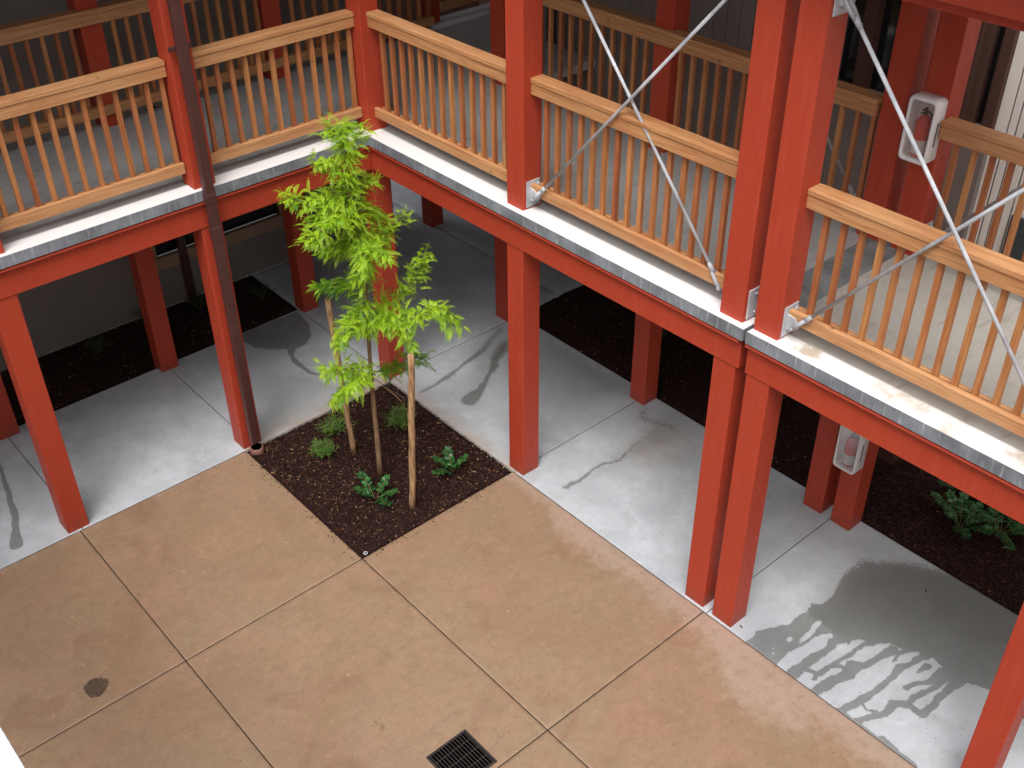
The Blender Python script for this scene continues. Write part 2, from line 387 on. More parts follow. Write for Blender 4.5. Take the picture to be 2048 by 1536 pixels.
WETP = [(.05, 4.715), (-.209, 4.721), (-.417, 4.831), (-.602, 4.84), (-.708, 4.815), (-.774, 4.875), (-.97, 4.868), (-1.177, 4.803), (-1.45, 4.82),
        (-1.75, 5.15), (-1.95, 5.6), (-1.95, 6.9), (-1.1, 6.4), (-.998, 6.197), (-.915, 6.02), (-.935, 5.881), (-.972, 5.716), (-.877, 5.595), (-.817, 5.413),
        (-.725, 5.35), (-.716, 5.23), (-.517, 5.165), (-.587, 5.115), (-.51, 5.066), (-.252, 5.021), (.05, 5.0)]
WETL = [([(.0, 5.155), (-.205, 5.16), (-.443, 5.191), (-.517, 5.165), (-.708, 5.26), (-.85, 5.40)], [.045, .03, .03, .03, .035, .06]),
        ([(-.184, 5.283), (-.297, 5.296), (-.486, 5.338), (-.658, 5.345), (-.80, 5.40)], [.028, .014, .014, .016, .03]),
        ([(.02, 5.367), (-.193, 5.395), (-.341, 5.44), (-.42, 5.42), (-.501, 5.477), (-.621, 5.494), (-.80, 5.53)], [.03, .035, .04, .05, .022, .02, .04]),
        ([(.02, 5.60), (-.059, 5.612), (-.212, 5.649), (-.364, 5.666), (-.566, 5.675), (-.693, 5.665), (-.798, 5.706), (-.99, 5.73)], [.03, .03, .03, .022, .022, .03, .02, .04]),
        ([(-.02, 5.73), (-.066, 5.749), (-.222, 5.831), (-.354, 5.825), (-.438, 5.899), (-.432, 6.017), (-.526, 6.027), (-.697, 6.013), (-.95, 6.03)], [.03, .025, .022, .03, .026, .026, .022, .022, .04]),
        ([(-.438, 5.899), (-.522, 5.892), (-.681, 5.931), (-.90, 5.951)], [.02, .02, .018, .03]),
        ([(-.545, 5.802), (-.628, 5.825), (-.722, 5.883), (-.90, 5.90)], [.022, .018, .018, .03]),
        ([(.02, 5.60), (.02, 6.04)], [.05, .03]),
        ([(-1.49, .03), (-1.04, .224), (-.75, .28), (-.533, .335), (-.304, .37), (-.108, .371)], [.07, .05, .025, .03, .025, .02]),
        ([(-1.336, .295), (-1.10, .42), (-1.006, .512), (-.85, .60), (-.597, .751), (-.41, .815)], [.09, .07, .05, .03, .05, .10]),
        ([(-1.60, 2.35), (-1.357, 2.433), (-1.1, 2.44), (-.865, 2.503), (-.70, 2.43), (-.525, 2.443), (-.35, 2.46), (-.22, 2.44)], [.03, .015, .028, .018, .026, .022, .03, .035]),
        ([(-1.50, 2.62), (-1.38, 2.58), (-1.25, 2.56)], [.012, .02, .008]), ([(-1.62, 2.10), (-1.50, 2.2), (-1.62, 2.5)], [.05, .06, .05])]
WETL = [(P_, [q * 1.15 for q in W_] if P_[0][1] > 4.6 else W_) for P_, W_ in WETL] + [
        ([(-.30, 5.30), (-.36, 5.36), (-.33, 5.44)], [.02, .012, .02]), ([(-.12, 5.17), (-.16, 5.26), (-.10, 5.30)], [.02, .02, .012]),
        ([(-.60, 5.13), (-.66, 5.20), (-.60, 5.26)], [.02, .01, .016]), ([(-.21, 5.64), (-.16, 5.72), (-.20, 5.78)], [.014, .008, .012]),
        ([(-.03, 5.95), (.02, 6.2)], [.03, .05]), ([(-.70, 5.60), (-.80, 5.58), (-.95, 5.62)], [.008, .018, .04]), ([(-.74, 5.78), (-.86, 5.80)], [.008, .03])]
WETQ = [(-1.86, .45), (-1.2, .35), (-1.0, .55), (-.75, 1.0), (-1.0, 1.6), (-1.86, 1.85)]
WETLEFT = [(-.03, -1.82), (.03, -1.5), (.15, -1.28), (.30, -1.17), (.46, -1.20), (.60, -1.33), (.74, -1.5), (.80, -1.86)]
WETLL = [([(.42, -1.26), (.52, -1.1), (.555, -.96), (.55, -.8), (.54, -.693), (.49, -.58), (.42, -.42)], [.06, .03, .035, .03, .025, .02, .015]),
         ([(3.58, -1.4), (3.664, -.97), (3.70, -.8), (3.742, -.587), (3.80, -.42), (3.883, -.2)], [.02, .025, .03, .035, .03, .06])]
def sstep(a, b, v):
    t = np.clip((v - a) / (b - a), 0, 1); return t * t * (3 - 2 * t)
def f_right(X, Y):
    wob = (fbm(X * 14, Y * 14) - .47) * .05 + (fbm(X * 60 + 3, Y * 60, 3) - .44) * .022; wx = X + (fbm(X * 5 + 9, Y * 5) - .47) * .05
    s = sd_poly(wx, Y + wob, WETP)
    for P, wd in WETL: s = np.minimum(s, sd_line(wx, Y + wob * .7, P, wd))
    # dry islands inside the wet fan
    for cx, cy, a, b in ((-.42, 5.0, .10, .022), (-.56, 4.98, .07, .022), (-.46, 5.075, .05, .016), (-.28, 4.93, .03, .02), (-.07, 4.93, .012, .01), (-.11, 4.90, .009, .008)):
        e = (np.hypot((X - cx) / a, (Y - cy) / b) - 1) * b; s = np.maximum(s, -e - wob * .25)
    soft = .026 + .26 * np.clip((-X - .95) / .6, 0, 1) + .03 * (Y < 4.3)
    wet = (1 - sstep(-1, 1, s / soft)) * np.where(Y < 4.3, .78, 1.)
    s2 = np.minimum(sd_poly(wx, Y + wob, WETQ), sd_line(wx, Y, [(-1.6, .3), (-1.1, .35), (-.5, .75)], [.25, .2, .1])); s2 = np.minimum(s2, sd_line(wx, Y, [(-1.7, 2.4), (-1.2, 2.5), (-.5, 2.5)], [.2, .12, .05])); s2 = np.minimum(s2, np.where((Y > 4.6) & (X < -.6), sd_poly(wx, Y, WETP) - .05, 9.))
    damp = (1 - sstep(-.2, .1, s2))
    rust = .7 * np.exp(-((X + .0) / .12) ** 2) * ((Y < 2.0)) + .8 * np.exp(-((Y - 1.9) / .12) ** 2 - ((X + .35) / .15) ** 2) * 0
    rust = rust + .55 * np.exp(-((X + 1.35) / .4) ** 2 - ((Y - 2.6) / .25) ** 2) + .25 * np.exp(-((X + 1.3) / .4) ** 2 - ((Y - 5.1) / .3) ** 2)
    return dict(wet=wet, rust=rust, damp=damp)
def f_left(X, Y):
    wob = (fbm(X * 14, Y * 14) - .47) * .05
    s = sd_poly(X + wob, Y + wob, WETLEFT)
    for P, wd in WETLL: s = np.minimum(s, sd_line(X + wob * .6, Y, P, wd))
    wet = (1 - sstep(-.02, .02, s)) * .85
    s2 = sd_poly(X, Y, [(.3, -.1), (.5, -.65), (.9, -.8), (1.3, -.35), (1.5, 0), (.4, .02)])
    damp = (1 - sstep(-.15, .1, s2))
    rust = .8 * np.exp(-((Y + .02) / .16) ** 2) * (X < 1.72) * (X > 0)
    return dict(wet=wet, rust=rust, damp=damp)
ZERO = lambda X, Y: dict(wet=np.zeros(X.shape), rust=np.zeros(X.shape), damp=np.zeros(X.shape))
rR = [(-1.855, 0., a, b) for a, b in zip([-.05, 1.96, 4.31, 6.52], [1.96, 4.31, 6.52, 9.])]
rL = [(a, b, -1.855, 0.) for a, b in zip([-.05, 1.62, 3.36, 5.05], [1.62, 3.36, 5.05, 7.])]
struct(slabs('walkway', rR, .012, WALK, f_right))
struct(slabs('walkway', rL, .013, WALK, f_left))
struct(slabs('walkway', [(-2.5, -.05, -2.9, -.05), (-5.5, -2.5, -4.5, -.05), (-2.5, -.05, -4.5, -2.9), (-1.855, -.05, -.05, -.044)][:3], .1, WALK, ZERO))

def f_court(X, Y):
    n = fbm(X * 1.7, Y * 1.7)
    dry = np.clip(1.15 - (X - .05) / .42, 0, 1.1) * sstep(1.6, 3.0, Y + .0) * (.55 + n * .7)
    dry = np.maximum(dry, .75 * np.exp(-(X / .22) ** 2) * (Y > 1.95))
    dry = np.maximum(dry, .6 * np.exp(-(Y / .15) ** 2) * (X > 1.7))
    dry = np.maximum(dry, .95 * np.exp(-((X - .25) / .35) ** 2 - ((Y - 5.1) / .7) ** 2))
    stain = 1 - sstep(-.02, .02, np.hypot((X - 4.02) / .9, (Y - 1.725)) - .098 + (fbm(X * 20, Y * 20) - .47) * .04)
    gl = .62 * np.exp(-((X - 2.62) / .09) ** 2 - ((Y - 3.45) / .14) ** 2) + .5 * np.exp(-((X - 2.0) / .15) ** 2 - ((Y - 4.05) / .1) ** 2) + .35 * np.exp(-((X - 2.75) / .06) ** 2 - ((Y - 3.1) / .1) ** 2)
    return dict(dry=dry, stain=stain, glint=gl)
cxs = [0., 1.7216, 3.387, 5.1, 6.8]; cys = [0., 1.948, 4.286, 6.6, 9.]
# dark filler in the joints
_jr = [(-1.84, 6.9, -1.84, 0), (-1.84, 0, 0, 9), (1.73, 6.9, 0, 9), (0, 1.73, 1.955, 9)]
struct(raw('pavement_joint', [p for a, b, c, d in _jr for p in ((a, c, -.0035), (b, c, -.0035), (b, d, -.0035), (a, d, -.0035))], [tuple(range(4 * i, 4 * i + 4)) for i in range(4)], simple('joint_dirt', (.025, .014, .010), .9)))
rc = [(cxs[i], cxs[i + 1], cys[j], cys[j + 1]) for i in range(4) for j in range(4) if (i, j) != (0, 0)]
# the slab that holds the square drain stays whole under its painted pit
GX0, GX1, GY0, GY1 = 2.17, 2.53, 3.885, 4.245
court = []
for r in rc:
    court.append(r)
struct(slabs('courtyard_pavement', court, .025, COURT, f_court, 0., .008))

# ------------------------------------------------------------------ planting beds (mulch)
def mulch(x0, x1, y0, y1, nchip, res=.03, z=-.005, bright=0.):
    nx = int((x1 - x0) / res) + 2; ny = int((y1 - y0) / res) + 2
    X, Y = np.meshgrid(np.linspace(x0, x1, nx), np.linspace(y0, y1, ny), indexing='ij')
    e = np.minimum(np.minimum(X - x0, x1 - X), np.minimum(Y - y0, y1 - Y))
    Zf = lambda a, b: z + .035 * (fbm(a * 3, b * 3) - .4) + .022 * (fbm(a * 22, b * 22) - .45)
    Z = Zf(X, Y) * np.clip(e / .05, 0, 1) + z * (1 - np.clip(e / .05, 0, 1)) - .012 * (1 - np.clip(e / .03, 0, 1))
    I = np.arange(nx * ny).reshape(nx, ny)
    V = np.stack([X, Y, Z], -1).reshape(-1, 3); F = np.stack([I[:-1, :-1], I[1:, :-1], I[1:, 1:], I[:-1, 1:]], -1).reshape(-1, 4)
    bed = raw('mulch', V, F, SOIL, None, {'tint': np.zeros(len(V))}, True)
    n = nchip; px = RNG.uniform(x0 + .01, x1 - .01, n); py = RNG.uniform(y0 + .01, y1 - .01, n)
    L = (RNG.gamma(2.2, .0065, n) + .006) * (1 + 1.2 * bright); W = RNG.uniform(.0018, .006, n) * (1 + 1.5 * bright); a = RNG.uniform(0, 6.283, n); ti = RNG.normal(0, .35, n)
    d = np.stack([np.cos(a) * np.cos(ti), np.sin(a) * np.cos(ti), np.sin(ti)], -1); s = np.stack([-np.sin(a), np.cos(a), RNG.normal(0, .4, n)], -1)
    c = np.stack([px, py, Zf(px, py) + RNG.uniform(.002, .012, n)], -1)
    dl = d * L[:, None] / 2; sw = s * W[:, None] / 2
    P = np.stack([c - dl - sw, c + dl - sw * .6, c + dl + sw * .6, c - dl + sw], 1); hgt = np.array([0, 0, -.004])
    Q = P + hgt
    VV = np.concatenate([P, Q], 1).reshape(-1, 3); b = np.arange(n)[:, None] * 8
    FF = np.concatenate([b + np.array([k]) for k in ([0, 1, 2, 3], [0, 4, 5, 1], [1, 5, 6, 2], [2, 6, 7, 3], [3, 7, 4, 0])], 0)
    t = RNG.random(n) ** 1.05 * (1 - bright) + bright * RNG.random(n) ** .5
    ch = raw('chips', VV, FF, CHIP, bed, {'tint': np.repeat(np.clip(t, 0, 1), 8)}); ch['kind'] = 'stuff'
    return bed
tag(mulch(.006, 1.716, .006, 1.942, 17000), 'dark brown bark mulch filling the square tree bed in the courtyard', 'mulch', kind='stuff')
tag(mulch(-.08, 7., -2.93, -1.862, 9000, .05), 'shaded bark mulch strip along the foot of the left wall', 'mulch', kind='stuff')
tag(mulch(-2.95, -1.862, -.1, 4.2, 5000, .05), 'dark mulch strip behind the right walkway', 'mulch', kind='stuff')
tag(mulch(-4.6, -1.862, 4.2, 8.5, 26000, .05, -.005, .4), 'daylit bark mulch beyond the paired inner posts', 'mulch', kind='stuff')  # paler chips: daylight on this bed is put into their tint

# ------------------------------------------------------------------ gallery buildings
G = empty('gallery'); tag(G, 'red timber two storey L shaped gallery wrapping the courtyard corner behind the tree', 'gallery')
G2 = empty('gallery', (0, 4.35, 0)); tag(G2, 'separate red gallery section right of the narrow expansion gap, nearest the camera', 'gallery')
G3 = empty('gallery', (4.9, 4, 0)); tag(G3, 'opposite gallery, only its pale deck edge showing at the bottom left corner', 'gallery')
def part(mb, name, mat, par):
    o = mb.build(name, mat); o.parent = par; o.matrix_parent_inverse = Matrix.Translation(-Vector(par.location)); return o
def post(x1, y1, z0, z1, par, pw=PW):
    """x1,y1 = the faces towards the courtyard"""
    o = MB().box(-pw / 2, pw / 2, -pw / 2, pw / 2, 0, z1 - z0, .007, 2).build('post', RED)
    o.parent = par; o.location = Vector((x1 - pw / 2, y1 - pw / 2, z0)) - Vector(par.location); return o
ZB = H - .35                         # beam underside
ZR = 5.42                            # roof underside
g = -.0255
for x, y, p in [(g, g, G), (LX1, g, G), (LX2, g, G), (g, RY1, G), (g, RYa, G), (g, RYb, G2), (g, RY3, G2)]:
    post(x, y, -.02, ZB + .01, p); post(x - .007, y, H - .01, ZR - .3, p)
for x, y, p in [(-.06, -1.74, G), (1.714, -1.74, G), (3.435, -1.74, G), (-IN, -.045, G), (-IN, 2.064, G), (-IN, 4.222, G), (-IN, 4.517, G2), (-IN, 6.68, G2)]:
    post(x, y, -.02, ZB + .01, p); post(x, y, H - .01, ZR - .3, p)
post(-2.2, -1.98, H - .01, ZR - .3, G); post(-2.42, -2.4, -.02, ZB, G)

def beam_y(x, y0, y1, z0, z1, par, ledge=True, mit=0.):
    # runs along Y, outer face at x
    b = part(MB().box(x - .17, x, y0, y1, z0, z1 - (.045 if ledge else 0), .005), 'beam', RED, par)
    if ledge:
        poly = [(x - .16, z1 - .044), (x + .020, z1 - .044), (x + .034, z1 - .038), (x + .038, z1 - .027), (x + .033, z1 - .016), (x + .020, z1 - .010), (x - .16, z1 - .006)]
        l = MB().prism([(a, c) for a, c in poly], 1, y0, y1).build('beam_ledge', RED); l.parent = b
    return b
def beam_x(y, x0, x1, z0, z1, par, ledge=True):
    b = part(MB().box(x0, x1, y - .17, y, z0, z1 - (.045 if ledge else 0), .005), 'beam', RED, par)
    if ledge:
        poly = [(y - .16, z1 - .044), (y + .020, z1 - .044), (y + .034, z1 - .038), (y + .038, z1 - .027), (y + .033, z1 - .016), (y + .020, z1 - .010), (y - .16, z1 - .006)]
        l = MB().prism(poly, 0, x0, x1).build('beam_ledge', RED); l.parent = b
    return b
ZD = H - .088
bx = -.016
beam_y(bx, bx - .17, 4.283, ZB, ZD, G); beam_x(bx, bx + .0025, 4.9, ZB, ZD, G)
beam_y(bx, 4.338, 9., ZB, ZD, G2)
beam_y(-IN + .01, -.04, 4.25, ZB, ZD, G, False); beam_x(-1.73, -2.6, 4.9, ZB, ZD, G, False); beam_y(-IN + .01, 4.32, 9., ZB, ZD, G2, False)
beam_y(bx, bx + .0025, 4.283, 5.07, ZR, G, False); beam_x(bx, bx - .17, 7., 5.07, ZR, G, False); beam_y(bx, 4.338, 9., 5.07, ZR, G2, False)
part(MB().box(-.19, -.15, 4.36, 9., 4.985, 5.3, .004), 'beam', RED, G2)
beam_y(-IN + .01, -.04, 4.25, 5.1, ZR, G, False); beam_x(-1.73, -4., 7., 5.1, ZR, G, False); beam_y(-IN + .01, 4.32, 9., 5.1, ZR, G2, False)
for i in range(1, 9):
    y = i * .52
    part(MB().box(-1.64, -.19, y, y + .06, ZB + .06, ZD, .003), 'joist', CEIL, G if y < 4.2 else G2)
for i in range(0, 9):
    x = .25 + i * .52
    part(MB().box(x, x + .06, -1.71, -.19, ZB + .06, ZD, .003), 'joist', CEIL, G)

def deck_slab(rects, par, mat):
    m = MB()
    for r in rects: m.box(*r, H - .084, H)
    return part(m, 'deck', mat, par)
def grid_strip(name, x0, x1, y0, y1, z, mat, par, fn):
    nx = max(3, int((x1 - x0) / .03)); ny = max(3, int((y1 - y0) / .03))
    X, Y = np.meshgrid(np.linspace(x0, x1, nx), np.linspace(y0, y1, ny), indexing='ij'); I = np.arange(nx * ny).reshape(nx, ny)
    V = np.stack([X, Y, np.full(X.shape, z)], -1).reshape(-1, 3)
    F = np.stack([I[:-1, :-1], I[1:, :-1], I[1:, 1:], I[:-1, 1:]], -1).reshape(-1, 4)
    o = raw(name, V, F, mat, None, {'dirt': fn(X, Y).ravel()}); o.parent = par; o.matrix_parent_inverse = Matrix.Translation(-Vector(par.location)); return o
E0 = .029
deck_slab([(-1.87, E0 - .004, -1.87, 4.312), (E0 - .004, 7., -1.87, E0 - .004), (-4.6, -1.87, -2.2, 0.)], G, DECK)
deck_slab([(-1.87, E0 - .004, 4.345, 9.)], G2, DECK2)
deck_slab([(4.904, 5.55, .03, 9.)], G3, DECK)
nod = lambda X, Y: .02 + .45 * (fbm(X * 4 + 3, Y * 4) - .42)
def dirt2(X, Y):
    return .18 + .35 * (fbm(X * 9, Y * 3) - .3) + .75 * np.exp(-((Y - 4.75) / .10) ** 2) * (X < -.03) + .55 * np.exp(-((Y - 5.42) / .2) ** 2 - ((X + .1) / .1) ** 2) + .4 * np.exp(-((Y - 5.8) / .08) ** 2) + .5 * np.exp(-((Y - 6.2) / .15) ** 2 - ((X + .1) / .1) ** 2)
W_ = .155
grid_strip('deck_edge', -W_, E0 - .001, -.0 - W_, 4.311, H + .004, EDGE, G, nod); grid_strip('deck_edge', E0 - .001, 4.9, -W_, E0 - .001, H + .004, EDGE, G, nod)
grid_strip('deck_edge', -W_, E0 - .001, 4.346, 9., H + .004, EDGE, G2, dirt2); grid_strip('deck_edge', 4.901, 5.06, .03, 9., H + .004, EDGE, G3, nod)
part(MB().box(E0 - .003, E0, E0, 4.313, H - .086, H + .006), 'edge_flashing', GALV, G)
part(MB().box(E0, 4.9, E0 - .003, E0, H - .086, H + .006), 'edge_flashing', GALV, G)
m = MB(); m.box(E0 - .003, E0, 4.342, 9., H - .086, H + .006); m.box(-1.8, E0 - .003, 4.342, 4.345, H - .086, H + .003); part(m, 'edge_flashing', GALV, G2)
part(MB().box(-1.8, E0 - .003, 4.312, 4.315, H - .086, H + .003), 'edge_flashing', GALV, G)
part(MB().box(4.9, 4.903, .03, 9., H - .086, H + .006), 'edge_flashing', GALV, G3)
part(MB().box(4.93, 5.1, .2, 9., ZB, ZD), 'beam', RED, G3)
post(5.13, 6.0, -.02, ZB + .01, G3); post(5.13, 8.3, -.02, ZB + .01, G3)
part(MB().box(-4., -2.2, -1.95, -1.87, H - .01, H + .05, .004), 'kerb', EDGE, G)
# soffits and roofs
m = MB(); m.box(-1.7, -.19, .0, 4.27, ZD - .012, ZD - .004); m.box(-.1, 4.9, -1.73, -.19, ZD - .012, ZD - .004); part(m, 'soffit', CEIL, G)
m = MB(); m.box(-3.3, .3, -3.3, 4.3, ZR, ZR + .12); m.box(.3, 7., -3.3, .3, ZR, ZR + .12); m.box(-5.2, -3.3, -3.3, 0, ZR, ZR + .12); part(m, 'roof', ROOF, G)
part(MB().box(-1.95, .3, 4.34, 5.9, ZR, ZR + .12), 'roof', ROOF, G2)  # unseen roof, its length set to shade the inner posts

# ------------------------------------------------------------------ railings
def railing(L, n, label, loc, rz, spacing=None, skip=(), x_over=(0, 0), group='timber railings on the upper deck', ids=None, wb=.036):
    """local x = along, y=0 outer face (towards the courtyard is +y), z=0 deck"""
    r = empty('railing', loc, rz); tag(r, label, 'railing', group)
    a0, a1 = -x_over[0], L + x_over[1]
    MB().box(a0, a1, -.125, 0, 1.029, 1.067, .004).build('cap_rail', WX, r)
    m = MB(); m.box(a0, a1, -.046, -.008, .938, 1.027, .003); m.build('top_rail', WX, r)
    MB().box(0, L, -.122, -.086, .94, 1.027, .003).build('top_rail', WX, r)
    MB().box(a0, a1, -.046, -.006, .125, .215, .004).build('bottom_rail', WX, r)
    MB().box(0, L, -.122, -.086, .125, .195, .003).build('bottom_rail', WX, r)
    base = None; sp = (L - .03) / n
    for i in range(n):
        x = .035 + i * sp
        if any(a < x < b for a, b in skip): continue
        if base is None:
            base = MB().box(-wb / 2, wb / 2, -wb / 2, wb / 2, .128, .96, .002).build('baluster', WZ, r); b = base
        else:
            b = base.copy(); COL.objects.link(b); b.parent = r
        b.location = (x, -.066, 0); b.rotation_euler = (random.uniform(-.004, .004), random.uniform(-.005, .005), random.uniform(-.06, .06))
    return r
D90 = math.pi / 2
# right wing runs along +Y with the courtyard at +X: local x -> -Y needs rz=-90 ; local y -> +X
def rail_right(y0, y1, xf, n, label, **k): return railing(y1 - y0, n, label, (xf, y1, H), -D90, **k)
def rail_left(x0, x1, yf, n, label, **k): return railing(x1 - x0, n, label, (x0, yf, H), 0, **k)
fr = -.103
rail_left(-.03, LX1 - PW, fr, 12, 'cedar railing on the left wing between the corner post and the brown downspout')
rail_left(LX1, LX2 - PW, fr, 12, 'cedar railing left of the brown downspout, next bay out from the corner')
rail_left(LX2, 4.84, fr, 10, 'cedar railing on the left wing, outermost bay cut by the photo edge')
rail_right(-.03, RY1 - PW, fr, 14, 'cedar railing on the right wing between the corner post and the next post')
rail_right(RY1, RYa - PW, fr, 16, 'cedar railing crossed by two steel rods in the middle of the right wing')
rail_right(RYb, RY3 - PW, fr, 15, 'foreground cedar railing right of the paired posts, with crossed rods')
inner = 'timber railings along the back of the upper walkway'
rail_left(-2.1, 4.9, -1.74 + .05, 54, 'shaded railing along the back of the left upper walkway, passing before its posts', group=inner,
          skip=((1.80, 2.1), (3.60, 3.84), (5.33, 5.56)))
rail_right(-.04, 4.02, -IN + .05, 31, 'shaded railing at the back of the right upper walkway, seen behind the crossed rods', group=inner, skip=((1.93, 2.18),))
rail_right(4.517, 6.5, -IN + .05, 15, 'brown topped railing right of the upper extinguisher, in front of cream siding', group=inner)
rail_left(-4.3, -2.4, -2.0, 14, 'dim far railing in the dark passage behind the corner post', group=inner)

# ------------------------------------------------------------------ steel bracing
def brace(label, p0, p1, name='brace_rod', r=.012, ends=(1, 1), group='steel cross brace rods'):
    p0 = Vector(p0); p1 = Vector(p1); d = (p1 - p0).normalized(); e = empty(name, p0); tag(e, label, 'brace rod', group)
    q0 = p0 + d * .15 * ends[0]; q1 = p1 - d * .15 * ends[1]
    MB().tube([q0 - p0, q1 - p0], r, 12).build('rod', STEEL, e)
    for k, (c, s) in enumerate(((p0, 1), (p1, -1))):
        if not ends[k]: continue
        dd = d * s; o = c - p0; nrm = Vector((1, 0, 0))
        m = MB(); m.tube([o + dd * .115, o + dd * .185], [.021, .014], 10)
        sd_ = dd.cross(nrm)
        for q in (-1, 1): m.tube([o + nrm * .016 * q - dd * .02, o + nrm * .018 * q + dd * .06, o + nrm * .012 * q + dd * .125], [.012, .015, .013], 8)
        cl = m.build('clevis', STEEL, e)
        MB().tube([o - nrm * .036, o + nrm * .036], .010, 8).build('pin', STEEL, cl)
    return e
def gusset(y, z, sgn, label, x=-.135, h=.22, w=.14, lug=True):
    """plate on the side face of a post; sgn +1 faces +Y"""
    e = empty('brace_bracket', (x, y, z)); tag(e, label, 'bracket', 'galvanised brace brackets')
    MB().box(-w / 2, w / 2, min(0, .009 * sgn), max(0, .009 * sgn), 0, h, .001).build('plate', STEEL, e)
    if lug:
        MB().prism([(0.009 * sgn, h * .25), (.06 * sgn, h * .28), (.095 * sgn, h * .40), (.095 * sgn, h * .56), (.06 * sgn, h * .70), (0.009 * sgn, h * .75)], 0, -.009 + .03, .009 + .03).build('lug', STEEL, e)
    for zz in (.04, h - .04):
        for xx in (-.045,):
            MB().tube([(xx, .006 * sgn, zz), (xx, .024 * sgn, zz)], .013, 6).build('bolt', STEEL, e)
            MB().tube([(-xx * .0 + .0, .006 * sgn, zz), (0, .022 * sgn, zz)], .008, 8).build('bolt', STEEL, e)
    return e
XB = -.085
brace('steel rod rising from the foot of the third right post towards the paired posts', (XB, RY1 + .075, 2.86), (XB, RYa - PW - .075, 4.98))
brace('steel rod falling from upper left to the foot of the paired posts', (XB - .03, RY1 + .075, 5.0), (XB - .03, RYa - PW - .075, 2.87))
brace('steel rod rising rightwards from the bracket at the foot of the right paired post', (XB, RYb + .075, 2.86), (XB, RY3 - PW - .075, 5.0))
brace('steel rod falling rightwards from the bracket high on the right paired post', (XB + .03, RYb + .075, 4.96), (XB + .03, RY3 - PW - .075, 2.87))
gusset(RY1, H + .02, 1, 'bracket at the foot of the third right post where a brace rod starts')
gusset(RYb, H + .02, 1, 'foreground bracket at the foot of the right paired post')
gusset(RYb, 4.84, 1, 'bracket high on the right paired post at the top of the photo')
gusset(RYa, H + .02, 1, 'plate with bolts low in the slot between the paired posts', lug=False)
gusset(RYa, 4.90, 1, 'plate high in the slot between the paired posts', lug=False)
XI = -IN - .10
brace('far brace rod glimpsed through balusters of the back railing', (XI, 2.2, 4.98), (XI, 3.95, 2.90), group='steel cross brace rods behind')
brace('far brace rod behind the right back railing, dark against cream siding', (XI, 4.60, 2.90), (XI, 6.4, 4.98), group='steel cross brace rods behind')
gusset(4.517, H + .02, 1, 'half hidden bracket at the foot of the back post below the extinguisher', x=XI)

# expansion joint cover on the upper deck
cp = empty('joint_cover_plate', (-.9, 4.27, H)); tag(cp, 'grey metal plate covering the deck expansion gap behind the right paired post', 'cover plate')
MB().box(-.85, .68, -.14, .15, .003, .009, .001).build('plate', PLATE, cp)
for i in range(6):
    for q in (-.12, .13): MB().tube([(-.8 + i * .28, q, .008), (-.8 + i * .28, q, .011)], .006, 8).build('screw', STEEL, cp)

# ------------------------------------------------------------------ extinguisher cabinets
def rrect(w, h, r, n=5):
    P = []
    for cx, cz, a0 in ((w / 2 - r, h / 2 - r, 0), (-w / 2 + r, h / 2 - r, 90), (-w / 2 + r, -h / 2 + r, 180), (w / 2 - r, -h / 2 + r, 270)):
        for i in range(n + 1):
            a = R(a0 + 90 * i / n); P.append((cx + r * math.cos(a), cz + r * math.sin(a)))
    return P
def cabinet(z, label, xlabel):
    y = 4.405; x = -IN; w, h, d = .215, .46, .13
    e = empty('extinguisher_cabinet', (x, y, z)); tag(e, label, 'cabinet', 'white fire extinguisher cabinets')
    # shell: outer wall, front lip, open front
    bm = bmesh.new(); prof = [(0, 1., 1.), (d * .8, 1., 1.), (d, .965, .985), (d + .004, .88, .94), (d - .004, .80, .895), (d - .03, .78, .885), (.012, .76, .87)]
    rings = []
    for (dx, sw, sh) in prof:
        rings.append([bm.verts.new((dx, a, b + h / 2)) for a, b in rrect(w * sw, h * sh, .035 * sw)])
    n = len(rings[0])
    for i in range(len(rings) - 1):
        for j in range(n):
            f = bm.faces.new((rings[i][j], rings[i][(j + 1) % n], rings[i + 1][(j + 1) % n], rings[i + 1][j])); f.smooth = True
    bm.faces.new(rings[-1]); bm.faces.new(rings[0][::-1])
    bmesh.ops.recalc_face_normals(bm, faces=bm.faces[:])
    mb = MB(); mb.bm.free(); mb.bm = bm; mb.build('shell', WHITE, e)
    pn = [(a, b + h / 2) for a, b in rrect(w * .79, h * .89, .025)]
    MB().prism(pn, 0, d - .012, d - .010).build('pane', CLEAR, e)
    m = MB(); m.box(.065, .08, w / 2 - .0005, w / 2 + .0015, h * .28, h * .66, 0); m.build('side_mark', BLACK, e)
    f = empty('fire_extinguisher', (x + .062, y, z + .035)); tag(f, xlabel, 'fire extinguisher', 'fire extinguishers inside the cabinets')
    MB().tube([(0, 0, 0), (0, 0, .01), (0, 0, .24), (0, 0, .265), (0, 0, .285), (0, 0, .295)], [.044, .052, .052, .044, .026, .014], 20).build('cylinder', XRED, f)
    MB().tube([(0, 0, .025), (0, 0, .125)], .0528, 20, False).build('label_band', LABELM, f)
    m = MB(); m.tube([(0, 0, .295), (0, 0, .33)], .014, 10); m.box(-.01, .055, -.007, .007, .335, .345, .002); m.box(-.01, .06, -.006, .006, .315, .322, .002); m.build('handle', BLACK, f)
    MB().tube([(.0, .02, .32), (.01, .05, .31), (.02, .066, .26), (.015, .064, .17), (.01, .06, .09)], .008, 8).build('hose', BLACK, f)
    return e
cabinet(3.49, 'white extinguisher cabinet on the upper back post, right of the crossed rods', 'red extinguisher inside the upper white cabinet')
cabinet(.70, 'white extinguisher cabinet on the lower post, partly hidden under the red beam', 'red extinguisher inside the lower white cabinet')

